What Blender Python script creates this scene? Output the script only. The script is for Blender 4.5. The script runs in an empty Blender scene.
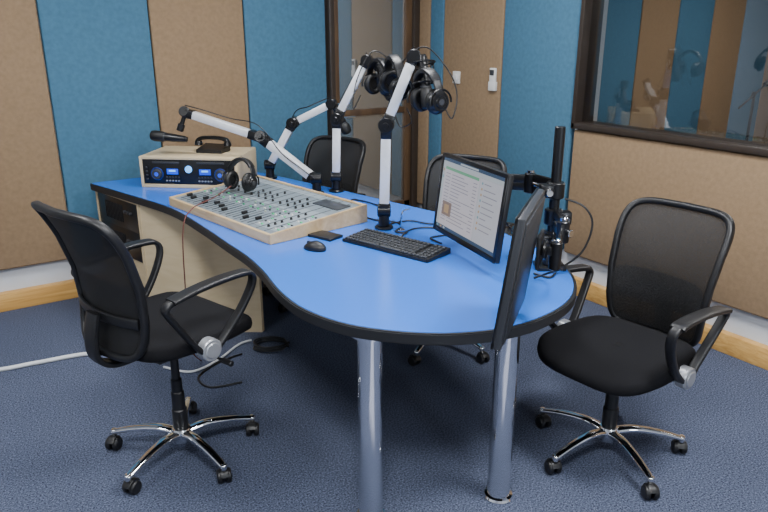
import bpy, bmesh, math, random
from mathutils import Vector, Matrix, Quaternion
random.seed(7)
YAW=math.radians(34)
C,S=math.cos(YAW),math.sin(YAW)
def W(X,Y,Z=0.0):
    """survey frame (X right, Y ahead of the tripod) -> room-aligned world frame"""
    return Vector((C*X+S*Y,-S*X+C*Y,Z))
def ang(deg): return math.radians(deg)-YAW
V=Vector
# ------------------------------------------------------------------ materials
def lin(c):
    c=c/255.0
    return c/12.92 if c<=0.04045 else ((c+0.055)/1.055)**2.4
def rgb(r,g,b): return (lin(r),lin(g),lin(b),1.0)
MATS={}
def mat(name,col,rough=0.5,metal=0.0,noise=0.0,nscale=50.0,bump=0.0,bscale=200.0,emit=None,estr=1.0,coat=0.0,spec=0.5):
    if name in MATS: return MATS[name]
    m=bpy.data.materials.new(name); m.use_nodes=True
    nt=m.node_tree; b=nt.nodes["Principled BSDF"]
    b.inputs["Base Color"].default_value=col
    b.inputs["Roughness"].default_value=rough
    b.inputs["Metallic"].default_value=metal
    b.inputs["Specular IOR Level"].default_value=spec
    b.inputs["Coat Weight"].default_value=coat
    tc=nt.nodes.new("ShaderNodeTexCoord")
    if noise>0:
        n=nt.nodes.new("ShaderNodeTexNoise"); n.inputs["Scale"].default_value=nscale; n.inputs["Detail"].default_value=4
        nt.links.new(tc.outputs["Object"],n.inputs["Vector"])
        r=nt.nodes.new("ShaderNodeValToRGB")
        a=tuple(max(0,x*(1-noise)) for x in col[:3])+(1,); c=tuple(min(1,x*(1+noise)) for x in col[:3])+(1,)
        r.color_ramp.elements[0].position=0.3; r.color_ramp.elements[1].position=0.7
        r.color_ramp.elements[0].color=a; r.color_ramp.elements[1].color=c
        nt.links.new(n.outputs["Fac"],r.inputs["Fac"]); nt.links.new(r.outputs["Color"],b.inputs["Base Color"])
    if bump>0:
        n=nt.nodes.new("ShaderNodeTexNoise"); n.inputs["Scale"].default_value=bscale; n.inputs["Detail"].default_value=3
        nt.links.new(tc.outputs["Object"],n.inputs["Vector"])
        bp=nt.nodes.new("ShaderNodeBump"); bp.inputs["Strength"].default_value=bump; bp.inputs["Distance"].default_value=0.003
        nt.links.new(n.outputs["Fac"],bp.inputs["Height"]); nt.links.new(bp.outputs["Normal"],b.inputs["Normal"])
    if emit:
        b.inputs["Emission Color"].default_value=emit; b.inputs["Emission Strength"].default_value=estr
    MATS[name]=m; return m
def wood(name,c1,c2,scale=(2,30,30),rough=0.45):
    m=bpy.data.materials.new(name); m.use_nodes=True; nt=m.node_tree; b=nt.nodes["Principled BSDF"]
    tc=nt.nodes.new("ShaderNodeTexCoord"); mp=nt.nodes.new("ShaderNodeMapping"); mp.inputs["Scale"].default_value=scale
    n=nt.nodes.new("ShaderNodeTexNoise"); n.inputs["Scale"].default_value=1.5; n.inputs["Detail"].default_value=6; n.inputs["Distortion"].default_value=1.2
    r=nt.nodes.new("ShaderNodeValToRGB"); r.color_ramp.elements[0].color=c1; r.color_ramp.elements[1].color=c2
    r.color_ramp.elements[0].position=0.35; r.color_ramp.elements[1].position=0.65
    nt.links.new(tc.outputs["Object"],mp.inputs["Vector"]); nt.links.new(mp.outputs["Vector"],n.inputs["Vector"])
    nt.links.new(n.outputs["Fac"],r.inputs["Fac"]); nt.links.new(r.outputs["Color"],b.inputs["Base Color"])
    b.inputs["Roughness"].default_value=rough
    MATS[name]=m; return m
M_wall=mat("plaster_white",rgb(200,204,210),0.7,noise=0.04,nscale=6)
M_ceil=mat("ceiling_white",rgb(225,225,222),0.8,noise=0.03,nscale=4)
M_tan=mat("fabric_tan",rgb(142,119,93),0.9,noise=0.09,nscale=40,bump=0.5,bscale=350,spec=0.15)
M_blue=mat("fabric_blue",rgb(72,112,137),0.9,noise=0.09,nscale=40,bump=0.5,bscale=350,spec=0.15)
M_pine=wood("pine_trunking",rgb(188,140,72),rgb(214,170,100),(1.2,8,30))
M_birch=wood("birch_laminate",rgb(194,175,140),rgb(201,183,149),(3,3,14))
M_tray=wood("console_wood",rgb(176,148,108),rgb(196,172,132),(3,14,14))
M_doorwood=wood("door_timber",rgb(70,52,38),rgb(92,70,48),(8,8,1.5))
M_frame=mat("dark_window_frame",rgb(54,46,40),0.35,noise=0.1,nscale=20)
M_top=mat("blue_laminate",rgb(40,108,206),0.24,noise=0.03,nscale=300,spec=0.7)
M_edge=mat("black_rubber_edge",rgb(24,25,28),0.5,noise=0.1,nscale=100)
M_chrome=mat("chrome",rgb(232,233,235),0.035,1.0,noise=0.02,nscale=5)
M_alu=mat("brushed_aluminium",rgb(230,232,235),0.34,0.3,noise=0.04,nscale=40)
M_blk=mat("black_plastic",rgb(20,20,22),0.42,noise=0.15,nscale=60,bump=0.1,bscale=500)
M_blk2=mat("satin_black_metal",rgb(14,14,16),0.3,noise=0.15,nscale=60)
M_gry=mat("dark_grey_plastic",rgb(52,54,58),0.4,noise=0.06,nscale=60)
M_mback=mat("monitor_back_plastic",rgb(44,46,50),0.4,noise=0.05,nscale=60)
M_fab=mat("black_fabric",rgb(20,20,23),0.95,noise=0.3,nscale=350,bump=0.5,bscale=600,spec=0.2)
M_silver=mat("silver_plastic",rgb(170,172,176),0.3,0.6,noise=0.04,nscale=30)
M_panel=mat("console_grey",rgb(112,123,130),0.45,0.1,noise=0.03,nscale=50)
M_panel2=mat("console_pale_grey",rgb(134,144,150),0.45,0.1,noise=0.03,nscale=50)
M_line=mat("console_line",rgb(44,50,56),0.5,noise=0.05,nscale=50)
M_white=mat("white_plastic",rgb(215,215,212),0.4,noise=0.02,nscale=30)
M_cush=mat("ear_leatherette",rgb(12,12,13),0.5,bump=0.2,bscale=150)
M_cabw=mat("white_cable",rgb(205,208,210),0.5,noise=0.03,nscale=30)
M_cabr=mat("brown_cable",rgb(96,50,44),0.5,noise=0.03,nscale=30)
M_green=mat("green_led",rgb(60,170,110),0.4,emit=rgb(60,200,130),estr=0.3)
M_bled=mat("blue_display",rgb(20,50,170),0.3,emit=rgb(30,90,255),estr=0.7)
M_bdim=mat("dim_blue_ring",rgb(24,44,110),0.3,emit=rgb(40,80,200),estr=0.15)
M_bscr=mat("cyan_display",rgb(80,170,255),0.3,emit=rgb(110,190,255),estr=1.1)
def scr(name,r,g,b,s=0.68): return mat(name,rgb(r//5,g//5,b//5),0.25,emit=rgb(r,g,b),estr=s)
def mesh_fabric(name,op):
    m=bpy.data.materials.new(name); m.use_nodes=True; nt=m.node_tree
    b=nt.nodes["Principled BSDF"]; b.inputs["Base Color"].default_value=rgb(15,15,17); b.inputs["Roughness"].default_value=0.7
    o=nt.nodes["Material Output"]; t=nt.nodes.new("ShaderNodeBsdfTransparent"); mx=nt.nodes.new("ShaderNodeMixShader")
    tc=nt.nodes.new("ShaderNodeTexCoord"); w=nt.nodes.new("ShaderNodeTexVoronoi"); w.inputs["Scale"].default_value=260
    nt.links.new(tc.outputs["Object"],w.inputs["Vector"])
    mr=nt.nodes.new("ShaderNodeMapRange"); mr.inputs["From Min"].default_value=0.1; mr.inputs["From Max"].default_value=0.7
    mr.inputs["To Min"].default_value=op-0.06; mr.inputs["To Max"].default_value=min(1,op+0.06)
    nt.links.new(w.outputs["Distance"],mr.inputs["Value"]); nt.links.new(mr.outputs["Result"],mx.inputs["Fac"])
    nt.links.new(t.outputs[0],mx.inputs[1]); nt.links.new(b.outputs[0],mx.inputs[2]); nt.links.new(mx.outputs[0],o.inputs["Surface"])
    return m
M_mesh=mesh_fabric("chair_netting",0.88)
M_mesh2=mesh_fabric("chair_netting_dense",0.975)
def glass_mat(name,refl,dark,rough=0.02,tint=(0.95,0.97,1,1),see=None):
    m=bpy.data.materials.new(name); m.use_nodes=True; nt=m.node_tree
    b=nt.nodes["Principled BSDF"]; b.inputs["Base Color"].default_value=dark; b.inputs["Roughness"].default_value=0.3
    o=nt.nodes["Material Output"]; g=nt.nodes.new("ShaderNodeBsdfGlossy"); g.inputs["Roughness"].default_value=rough
    g.inputs["Color"].default_value=tint
    mx=nt.nodes.new("ShaderNodeMixShader"); mx.inputs["Fac"].default_value=refl
    src=b.outputs[0]
    if see:
        t=nt.nodes.new("ShaderNodeBsdfTransparent"); t.inputs["Color"].default_value=see; src=t.outputs[0]
    nt.links.new(src,mx.inputs[1]); nt.links.new(g.outputs[0],mx.inputs[2]); nt.links.new(mx.outputs[0],o.inputs["Surface"])
    return m
M_glass=glass_mat("clear_studio_glass",0.08,(0,0,0,1),0.02,(1,1,1,1),(0.80,0.78,0.75,1))
M_dglass=glass_mat("door_glass",0.36,(0.13,0.13,0.12,1),0.03)
def carpet():
    m=bpy.data.materials.new("blue_carpet"); m.use_nodes=True; nt=m.node_tree; b=nt.nodes["Principled BSDF"]
    tc=nt.nodes.new("ShaderNodeTexCoord")
    n=nt.nodes.new("ShaderNodeTexNoise"); n.inputs["Scale"].default_value=150; n.inputs["Detail"].default_value=5; n.inputs["Roughness"].default_value=0.8
    n2=nt.nodes.new("ShaderNodeTexNoise"); n2.inputs["Scale"].default_value=1.6; n2.inputs["Detail"].default_value=2
    for k in (n,n2): nt.links.new(tc.outputs["Object"],k.inputs["Vector"])
    r=nt.nodes.new("ShaderNodeValToRGB"); r.color_ramp.elements[0].color=rgb(16,23,40); r.color_ramp.elements[1].color=rgb(118,127,152)
    r.color_ramp.elements[0].position=0.38; r.color_ramp.elements[1].position=0.68
    mx=nt.nodes.new("ShaderNodeMix"); mx.data_type='RGBA'; mx.blend_type='MULTIPLY'; mx.inputs["Factor"].default_value=0.3
    nt.links.new(n.outputs["Fac"],r.inputs["Fac"]); nt.links.new(r.outputs["Color"],mx.inputs[6])
    r2=nt.nodes.new("ShaderNodeValToRGB"); r2.color_ramp.elements[0].color=(0.6,0.6,0.6,1); r2.color_ramp.elements[1].color=(1.2,1.2,1.2,1)
    nt.links.new(n2.outputs["Fac"],r2.inputs["Fac"]); nt.links.new(r2.outputs["Color"],mx.inputs[7])
    nt.links.new(mx.outputs[2],b.inputs["Base Color"])
    bp=nt.nodes.new("ShaderNodeBump"); bp.inputs["Strength"].default_value=0.3; bp.inputs["Distance"].default_value=0.003
    nt.links.new(n.outputs["Fac"],bp.inputs["Height"]); nt.links.new(bp.outputs["Normal"],b.inputs["Normal"])
    b.inputs["Roughness"].default_value=0.95; b.inputs["Specular IOR Level"].default_value=0.1
    return m
M_carpet=carpet()
# ------------------------------------------------------------------ mesh helpers
def merge(bm,t,mi=0,M=None):
    for f in t.faces: f.material_index=mi
    if M is not None: bmesh.ops.transform(t,matrix=M,verts=t.verts)
    me=bpy.data.meshes.new("tmp"); t.to_mesh(me); t.free(); bm.from_mesh(me); bpy.data.meshes.remove(me)
def box(bm,c,s,bevel=0.0,mi=0,R=None,seg=2):
    t=bmesh.new(); bmesh.ops.create_cube(t,size=1.0)
    bmesh.ops.scale(t,vec=s,verts=t.verts)
    if bevel>0: bmesh.ops.bevel(t,geom=list(t.edges),offset=bevel,segments=seg,affect='EDGES',profile=0.5)
    M=Matrix.Translation(c)
    if R is not None: M=M@R.to_4x4()
    merge(bm,t,mi,M)
def align(d):
    return Vector(d).normalized().to_track_quat('Z','Y').to_matrix()
def lathe(bm,prof,seg=28,M=None,mi=0):
    t=bmesh.new(); rings=[]
    for r,z in prof:
        if r<1e-6: rings.append([t.verts.new((0,0,z))])
        else: rings.append([t.verts.new((r*math.cos(2*math.pi*i/seg),r*math.sin(2*math.pi*i/seg),z)) for i in range(seg)])
    for a,b in zip(rings,rings[1:]):
        for i in range(seg):
            j=(i+1)%seg
            if len(a)==1 and len(b)==1: continue
            if len(a)==1: t.faces.new((a[0],b[j],b[i]))
            elif len(b)==1: t.faces.new((a[i],a[j],b[0]))
            else: t.faces.new((a[i],a[j],b[j],b[i]))
    bmesh.ops.recalc_face_normals(t,faces=t.faces)
    merge(bm,t,mi,M)
def cyl(bm,p0,p1,r0,r1=None,seg=24,mi=0,bev=0.0):
    p0=Vector(p0);p1=Vector(p1); r1=r0 if r1 is None else r1; L=(p1-p0).length
    b=bev
    prof=[(0,0),(r0-b,0),(r0,b),(r1,L-b),(r1-b,L),(0,L)] if b>0 else [(0,0),(r0,0),(r1,L),(0,L)]
    lathe(bm,prof,seg,Matrix.Translation(p0)@align(p1-p0).to_4x4(),mi)
def beam(bm,p0,p1,w,h,bevel=0.004,mi=0):
    p0=Vector(p0);p1=Vector(p1); d=p1-p0
    box(bm,(p0+p1)/2,(w,h,d.length),bevel,mi,align(d))
def cr(pts,n=8,closed=False):
    P=[Vector(p) for p in pts]; out=[]; N=len(P)
    rng=range(N) if closed else range(N-1)
    for i in rng:
        if closed: a,b,c,d=P[(i-1)%N],P[i],P[(i+1)%N],P[(i+2)%N]
        else: a,b,c,d=P[max(i-1,0)],P[i],P[i+1],P[min(i+2,N-1)]
        for k in range(n):
            t=k/n
            out.append(0.5*((2*b)+(c-a)*t+(2*a-5*b+4*c-d)*t*t+(3*b-a-3*c+d)*t**3))
    if not closed: out.append(P[-1])
    return out
def tube(bm,pts,r,seg=8,closed=False,mi=0,ref=None,prof=None,radii=None):
    P=[Vector(p) for p in pts]; N=len(P); t=bmesh.new(); rings=[]
    if prof is None: prof=[(r*math.cos(2*math.pi*i/seg),r*math.sin(2*math.pi*i/seg)) for i in range(seg)]
    nrm=None
    for i in range(N):
        if closed: tg=P[(i+1)%N]-P[(i-1)%N]
        else: tg=P[min(i+1,N-1)]-P[max(i-1,0)]
        tg.normalize()
        if ref is not None: n=Vector(ref)-tg*tg.dot(Vector(ref))
        else:
            if nrm is None:
                nrm=Vector((0,0,1)) if abs(tg.z)<0.9 else Vector((1,0,0))
            n=nrm-tg*tg.dot(nrm)
        if n.length<1e-5: n=tg.orthogonal()
        n.normalize(); nrm=n; bn=tg.cross(n)
        k=radii[i] if radii else 1.0
        rings.append([t.verts.new(P[i]+n*(a*k)+bn*(b*k)) for a,b in prof])
    m=len(prof)
    for i in range(N if closed else N-1):
        A=rings[i];B=rings[(i+1)%N]
        for j in range(m):
            q=(j+1)%m; t.faces.new((A[j],A[q],B[q],B[j]))
    if not closed: t.faces.new(list(reversed(rings[0]))); t.faces.new(rings[-1])
    bmesh.ops.recalc_face_normals(t,faces=t.faces)
    merge(bm,t,mi)
def rprof(w,h,n=3,p=4):
    out=[]
    for i in range(16):
        a=2*math.pi*(i+0.5)/16; c,s=math.cos(a),math.sin(a)
        out.append((w*math.copysign(abs(c)**(2/p),c),h*math.copysign(abs(s)**(2/p),s)))
    return out
def poly(bm,pts,z0,z1,mi=0,mi_top=None):
    t=bmesh.new(); a=[t.verts.new((p[0],p[1],z0)) for p in pts]; b=[t.verts.new((p[0],p[1],z1)) for p in pts]
    t.faces.new(list(reversed(a))); top=t.faces.new(b)
    n=len(pts)
    for i in range(n): t.faces.new((a[i],a[(i+1)%n],b[(i+1)%n],b[i]))
    bmesh.ops.recalc_face_normals(t,faces=t.faces)
    merge(bm,t,mi)
def link(o,parent=None):
    bpy.context.scene.collection.objects.link(o)
    if parent is not None: o.parent=parent
    return o
def obj(name,bm,mats,parent=None,sharp=35,label=None,cat=None,loc=None,**kw):
    for f in bm.faces: f.smooth=True
    lim=math.radians(sharp)
    for e in bm.edges:
        if len(e.link_faces)!=2 or e.calc_face_angle(0)>lim: e.smooth=False
    me=bpy.data.meshes.new(name); bm.to_mesh(me); bm.free()
    for m in (mats if isinstance(mats,(list,tuple)) else [mats]): me.materials.append(m)
    o=bpy.data.objects.new(name,me); link(o,parent)
    if loc is not None: o.location=loc
    if label: o["label"]=label
    if cat: o["category"]=cat
    for k,v in kw.items(): o[k]=v
    return o
def empty(name,loc,rz,label,cat,**kw):
    o=bpy.data.objects.new(name,None); o.empty_display_size=0.1; link(o); o.location=loc; o.rotation_euler=(0,0,rz)
    o["label"]=label; o["category"]=cat
    for k,v in kw.items(): o[k]=v
    return o
# ------------------------------------------------------------------ room shell (world = room aligned)
D1,D2=4.45,3.32; A0,B0,HC=-3.0,-2.2,2.75
NX=9.3   # far side of the neighbouring studio behind the glass
def slab(name,lo,hi,m,cat="wall",label=None):
    bm=bmesh.new(); lo=Vector(lo);hi=Vector(hi); box(bm,(lo+hi)/2,tuple(hi-lo))
    return obj(name,bm,m,kind="structure",label=label or name,cat=cat)
slab("floor",(A0-.15,B0-.15,-.12),(NX+.15,D1+.15,0),M_carpet,"floor","speckled dark blue carpet floor of the studio")
slab("ceiling",(A0-.15,B0-.15,HC),(NX+.15,D1+.15,HC+.1),M_ceil,"ceiling","plain white ceiling of the studio")
slab("wall_left",(A0-.15,D1,0),(NX+.15,D1+.15,HC),M_wall,"wall","white wall behind striped fabric panels")
w0,w1,zb,zt=-0.5,2.81,1.04,2.35
bm=bmesh.new()
for lo,hi in [((D2,B0,0),(D2+.15,w0+.02,HC)),((D2,w1-.02,0),(D2+.15,D1,HC)),((D2,w0+.02,0),(D2+.15,w1-.02,zb+.02)),((D2,w0+.02,zt-.01),(D2+.15,w1-.02,HC))]:
    lo=V(lo);hi=V(hi); box(bm,(lo+hi)/2,tuple(hi-lo))
obj("wall_right",bm,M_wall,kind="structure",label="white wall carrying panels and a studio window",cat="wall")
slab("wall_side",(A0-.15,B0,0),(A0,D1,HC),M_wall,"wall","plain white side wall of the room")
slab("wall_far",(NX,B0,0),(NX+.15,D1,HC),M_wall,"wall","plain far wall of the neighbouring studio")
slab("wall_near",(D2+.15,B0-.15,0),(NX+.15,B0,HC),M_wall,"wall","plain wall of the neighbouring studio")
wa,wb,wz0,wz1=.38,1.08,.95,2.25  # opening added behind the camera, kept narrow for a bright band on the legs
bm=bmesh.new()
for lo,hi in [((A0-.15,B0-.15,0),(wa,B0,HC)),((wb,B0-.15,0),(D2+.15,B0,HC)),((wa,B0-.15,0),(wb,B0,wz0)),((wa,B0-.15,wz1),(wb,B0,HC))]:
    lo=V(lo);hi=V(hi); box(bm,(lo+hi)/2,tuple(hi-lo))
obj("wall_back",bm,M_wall,kind="structure",label="plain white wall with an opening added to let light in",cat="wall")
bm=bmesh.new()
for x in (wa+.03,wb-.03): box(bm,(x,B0-.07,(wz0+wz1)/2),(.06,.06,wz1-wz0),.004)
for z in (wz0+.03,wz1-.03): box(bm,((wa+wb)/2,B0-.07,z),(wb-wa,.06,.06),.004)
obj("added_window",bm,M_frame,kind="structure",label="unseen frame around the light opening added to the back wall",cat="window")
PT=0.045; PB=0.255
def panel(lo,hi,m,label):
    bm=bmesh.new(); lo=Vector(lo);hi=Vector(hi); box(bm,(lo+hi)/2,tuple(hi-lo),0.012,seg=3)
    return obj("acoustic_panel",bm,m,label=label,cat="wall panel",group="fabric acoustic panels on the walls")
bd=[2.48-0.61*i for i in range(0,9)]
for i in range(6):
    hi_,lo_=bd[i],bd[i+1]
    blue=(i%2==0)
    panel((lo_+.003,D1-PT,PB),(hi_-.003,D1-.001,HC-.03),M_blue if blue else M_tan,("blue" if blue else "tan")+" fabric-covered acoustic wall panel, tall strip")
# this wall's stripes mirrored behind the glass, standing in for its reflection
nb_=[2*D2-x for x in bd]
for i in range(8):
    lo_,hi_=nb_[i],nb_[i+1]
    blue=(i%2==0)
    panel((lo_+.003,D1-PT,PB),(hi_-.003,D1-.001,HC-.03),M_blue if blue else M_tan,("blue" if blue else "tan")+" acoustic wall panel in the room behind the glass")
panel((3.50,D1-PT,PB),(4.15,D1-.001,HC-.03),M_tan,"tan acoustic wall panel in the room behind the glass")
panel((D2-PT,2.825,PB),(D2-.001,3.455,HC-.03),M_blue,"blue fabric acoustic panel beside the studio window")
panel((D2-PT,3.461,PB),(D2-.001,4.08,HC-.03),M_tan,"tan fabric acoustic panel carrying a light switch")
panel((D2-PT,4.086,PB),(D2-.001,4.24,HC-.03),M_blue,"narrow blue fabric acoustic panel near the door")
panel((D2-PT,4.246,PB),(D2-.001,4.44,HC-.03),M_tan,"narrow tan fabric panel in the corner by the door")
panel((D2-PT,-0.6,PB),(D2-.001,2.80,1.035),M_tan,"low wide tan fabric panel below the studio window")
def trim(name,lo,hi,label):
    bm=bmesh.new(); lo=Vector(lo);hi=Vector(hi); box(bm,(lo+hi)/2,tuple(hi-lo),0.004)
    return obj(name,bm,M_pine,kind="structure",label=label,cat="baseboard")
trim("baseboard_left",(A0,D1-.05,0),(2.46,D1,0.112),"pine wood trunking board along the floor")
trim("baseboard_right",(D2-.05,B0,0),(D2,D1-.06,0.108),"pine wood trunking board along the floor")
bm=bmesh.new()
fx=D2+.02
box(bm,(fx,(w0+w1)/2,zb+.02),(.17,w1-w0,.036),.005)
box(bm,(fx,(w0+w1)/2,zt),(.17,w1-w0,.05),.006)
box(bm,(fx,w1-.015,(zb+zt)/2),(.17,.030,zt-zb),.006)
box(bm,(fx,w0+.022,(zb+zt)/2),(.17,.044,zt-zb),.006)
win=obj("window_1",bm,M_frame,kind="structure",label="wide studio window in a dark brown frame",cat="window")
bm=bmesh.new(); box(bm,(D2+.0,(w0+w1)/2,(zb+zt)/2),(.006,w1-w0-.05,zt-zb-.03)) 
obj("window_pane",bm,M_glass,win,label="clear studio glass")
dr=empty("door_1",(2.49,D1,0),0,"fully glazed door in a brown timber frame","door",kind="structure")
dw=0.79
bm=bmesh.new()
for x in (0.02,dw-0.03): box(bm,(x,-.04,1.1),(.04 if x<.025 else .06,.08,2.2),.004)
box(bm,(dw/2,-.04,2.19),(dw,.08,.06),.004)
obj("door_frame",bm,M_frame,dr)
bm=bmesh.new()
box(bm,(.062,-.035,1.08),(.044,.045,2.12),.003); box(bm,(dw-.090,-.035,1.08),(.06,.045,2.12),.003)
box(bm,(dw/2,-.035,2.08),(dw-.13,.045,.12),.003)
box(bm,(dw/2,-.035,1.02),(dw-.13,.040,.045),.003)
box(bm,(dw/2,-.035,.15),(dw-.13,.045,.28),.003)
obj("door_leaf",bm,M_doorwood,dr)
bm=bmesh.new(); box(bm,(dw/2,-.03,1.53),(dw-.14,.012,1.0)); box(bm,(dw/2,-.03,.65),(dw-.14,.012,.74)); obj("door_glass",bm,M_dglass,dr)
bm=bmesh.new(); cyl(bm,(.07,-.06,1.0),(.07,-.11,1.0),.01); cyl(bm,(.07,-.105,1.0),(.18,-.105,1.0),.009); box(bm,(.07,-.06,1.0),(.04,.006,.2),.002)
obj("door_handle",bm,M_chrome,dr)
r=empty("light_switch",(D2-PT,3.91,1.283),0,"white square light switch on tan wall panel","switch")
bm=bmesh.new(); box(bm,(-.006,0,0),(.012,.075,.085),.003); obj("switch_plate",bm,M_white,r)
bm=bmesh.new(); box(bm,(-.014,0,0),(.006,.03,.04),.001); obj("rocker",bm,M_white,r)
r=empty("remote_control",(D2-PT,3.52,1.29),0,"white remote control in a wall holder","remote")
bm=bmesh.new(); box(bm,(-.013,0,0),(.02,.055,.15),.006); box(bm,(-.012,0,-.045),(.026,.065,.06),.004); obj("remote_body",bm,M_white,r)
bm=bmesh.new(); box(bm,(-.025,0,.045),(.003,.038,.035)); obj("remote_display",bm,M_gry,r)
for (a,b,e) in [(0.2,0.4,74),(2.0,0.6,84),(0.0,2.9,38),(1.9,2.7,52),(-1.6,1.5,36),(6.6,2.2,95)]:
    f=empty("ceiling_light",(a,b,HC),0,"flat square ceiling light fitting with white diffuser","light",group="ceiling light fittings")
    bm=bmesh.new(); box(bm,(0,0,-.025),(.64,.64,.05),.005); obj("light_housing",bm,M_white,f)
    bm=bmesh.new(); box(bm,(0,0,-.052),(.58,.58,.006)); obj("diffuser",bm,mat("diffuser_glow",rgb(240,240,240),.5,emit=(1,1,1,1),estr=2.0),f)
    L=bpy.data.lights.new("ceiling_lamp",'AREA'); L.shape='SQUARE'; L.size=0.56; L.energy=e; L.color=(0.98,0.99,1.0)
    lo=bpy.data.objects.new("lamp_source",L); link(lo,f); lo.location=(0,0,-.06)
# ------------------------------------------------------------------ desk
TZ=0.75
near=[(-1.75,3.94),(-1.42,3.65),(-1.09,3.343),(-.86,3.03),(-.672,2.745),(-.55,2.56),(-.455,2.38),(-.37,2.19),(-.27,2.03),(-.13,1.91),(.03,1.85),(.20,1.835),(.37,1.875),(.52,1.975),(.64,2.13),(.695,2.33),(.68,2.54),(.60,2.78),(.46,3.03),(.277,3.26)]
far=[(-.25,3.776),(-.756,4.25)]
crv=cr([(x,y,0) for x,y in near],6)
out=[V((p.x,p.y)) for p in crv]
def rc(P,a,b,n=5): return [P+(a*(1-t)**2)+(b*t**2) for t in [i/n for i in range(n+1)]]
A=V((-1.75,3.94)); B=V((-1.04,4.41))
d1=(V((-1.42,3.65))-A).normalized()*.05; d2=(B-A).normalized()*.05
out=rc(A,d2,d1)+[p for p in out[2:]]
out+= [V(far[0]),V(far[1])]
d3=(V(far[1])-B).normalized()*.05
out+= rc(B,d3,-d2)
DO=V((0.0,2.6))
desk=empty("desk",W(DO.x,DO.y),ang(0),"large curved studio desk, blue laminate top with black edge","desk")
loc2=[p-DO for p in out]
def inset(P,d):
    n=len(P); R=[]
    for i in range(n):
        t=(P[(i+1)%n]-P[i-1]).normalized(); R.append(P[i]+V((-t.y,t.x))*d)
    return R
area=sum(loc2[i].x*loc2[(i+1)%len(loc2)].y-loc2[(i+1)%len(loc2)].x*loc2[i].y for i in range(len(loc2)))
sg=1 if area>0 else -1
bm=bmesh.new(); poly(bm,inset(loc2,sg*.003),TZ-.038,TZ-.034); poly(bm,loc2,TZ-.034,TZ-.004); poly(bm,inset(loc2,sg*.004),TZ-.004,TZ-.001)
obj("edge_band",bm,M_edge,desk,label="black rounded edge banding")
bm=bmesh.new(); poly(bm,inset(loc2,sg*.012),TZ-.003,TZ)
obj("tabletop",bm,M_top,desk,label="glossy blue laminate surface")
for (x,y) in [(-.045,1.955),(.414,2.07)]:
    x-=DO.x;y-=DO.y
    bm=bmesh.new(); lathe(bm,[(0,0),(.052,0),(.054,.006),(.050,.014),(.041,.018),(.0405,.69),(.06,.695),(.06,.7125),(0,.7125)],48,Matrix.Translation((x,y,0)))
    obj("leg",bm,M_chrome,desk,label="thick round chrome leg")
ux=V((.723,-.691)); uy=V((.691,.723)); 
cA=V((-1.718,3.962))-DO
def rect_poly(o,dx,dy): return [o,o+ux*dx,o+ux*dx+uy*dy,o+uy*dy]
zt_=TZ-.038
CD_=.44
bm=bmesh.new()
poly(bm,rect_poly(cA,.02,CD_),0,zt_); poly(bm,rect_poly(cA+ux*.505,.025,CD_),0,zt_)
poly(bm,rect_poly(cA+uy*(CD_-.02)+ux*.02,.485,.02),0,zt_); poly(bm,rect_poly(cA+ux*.02+uy*.01,.485,CD_-.03),0.0,.36)
poly(bm,rect_poly(cA+ux*.02,.485,CD_-.02),zt_-.015,zt_)
obj("cabinet_body",bm,M_birch,desk,label="cream laminate rack cabinet")
q0=cA+ux*.53+uy*.005; q1=V((-.68,3.48))-DO
mpts=cr([(q0.x,q0.y,0),(q0.x+.30,q0.y-.14,0),(q1.x-.22,q1.y+.0,0),(q1.x,q1.y,0),],6)
mp2=[V((p.x,p.y)) for p in mpts]; mb=[p+V((.006,.028)) for p in reversed(mp2)]
bm=bmesh.new(); poly(bm,mp2+mb,0,zt_)
obj("modesty_panel",bm,M_birch,desk,label="cream laminate curved modesty panel")
for k in range(2):
    z=.615-k*.17
    o_=cA+ux*.2625+uy*.008
    ow=W(o_.x+DO.x,o_.y+DO.y,z)
    r=empty("rack_unit",ow,ang(math.degrees(math.atan2(ux.y,ux.x))),"black rack-mounted audio unit inside the desk cabinet","audio equipment",group="rack units in the desk cabinet")
    bm=bmesh.new(); box(bm,(0,.17,0),(.44,.34,.14),.003); box(bm,(0,-.002,0),(.482,.008,.169),.001); obj("rack_body",bm,M_blk2,r)
    bm=bmesh.new()
    for i in range(12): box(bm,(-.14+i*.018,-.008,.0),(.006,.006,.10),.001)
    obj("vent_slats",bm,M_blk,r)
    for i in range(3):
        bm=bmesh.new(); cyl(bm,(.1+i*.035,-.006,.02),(.1+i*.035,-.02,.02),.009,bev=.002); obj("knob",bm,M_gry,r)
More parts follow.
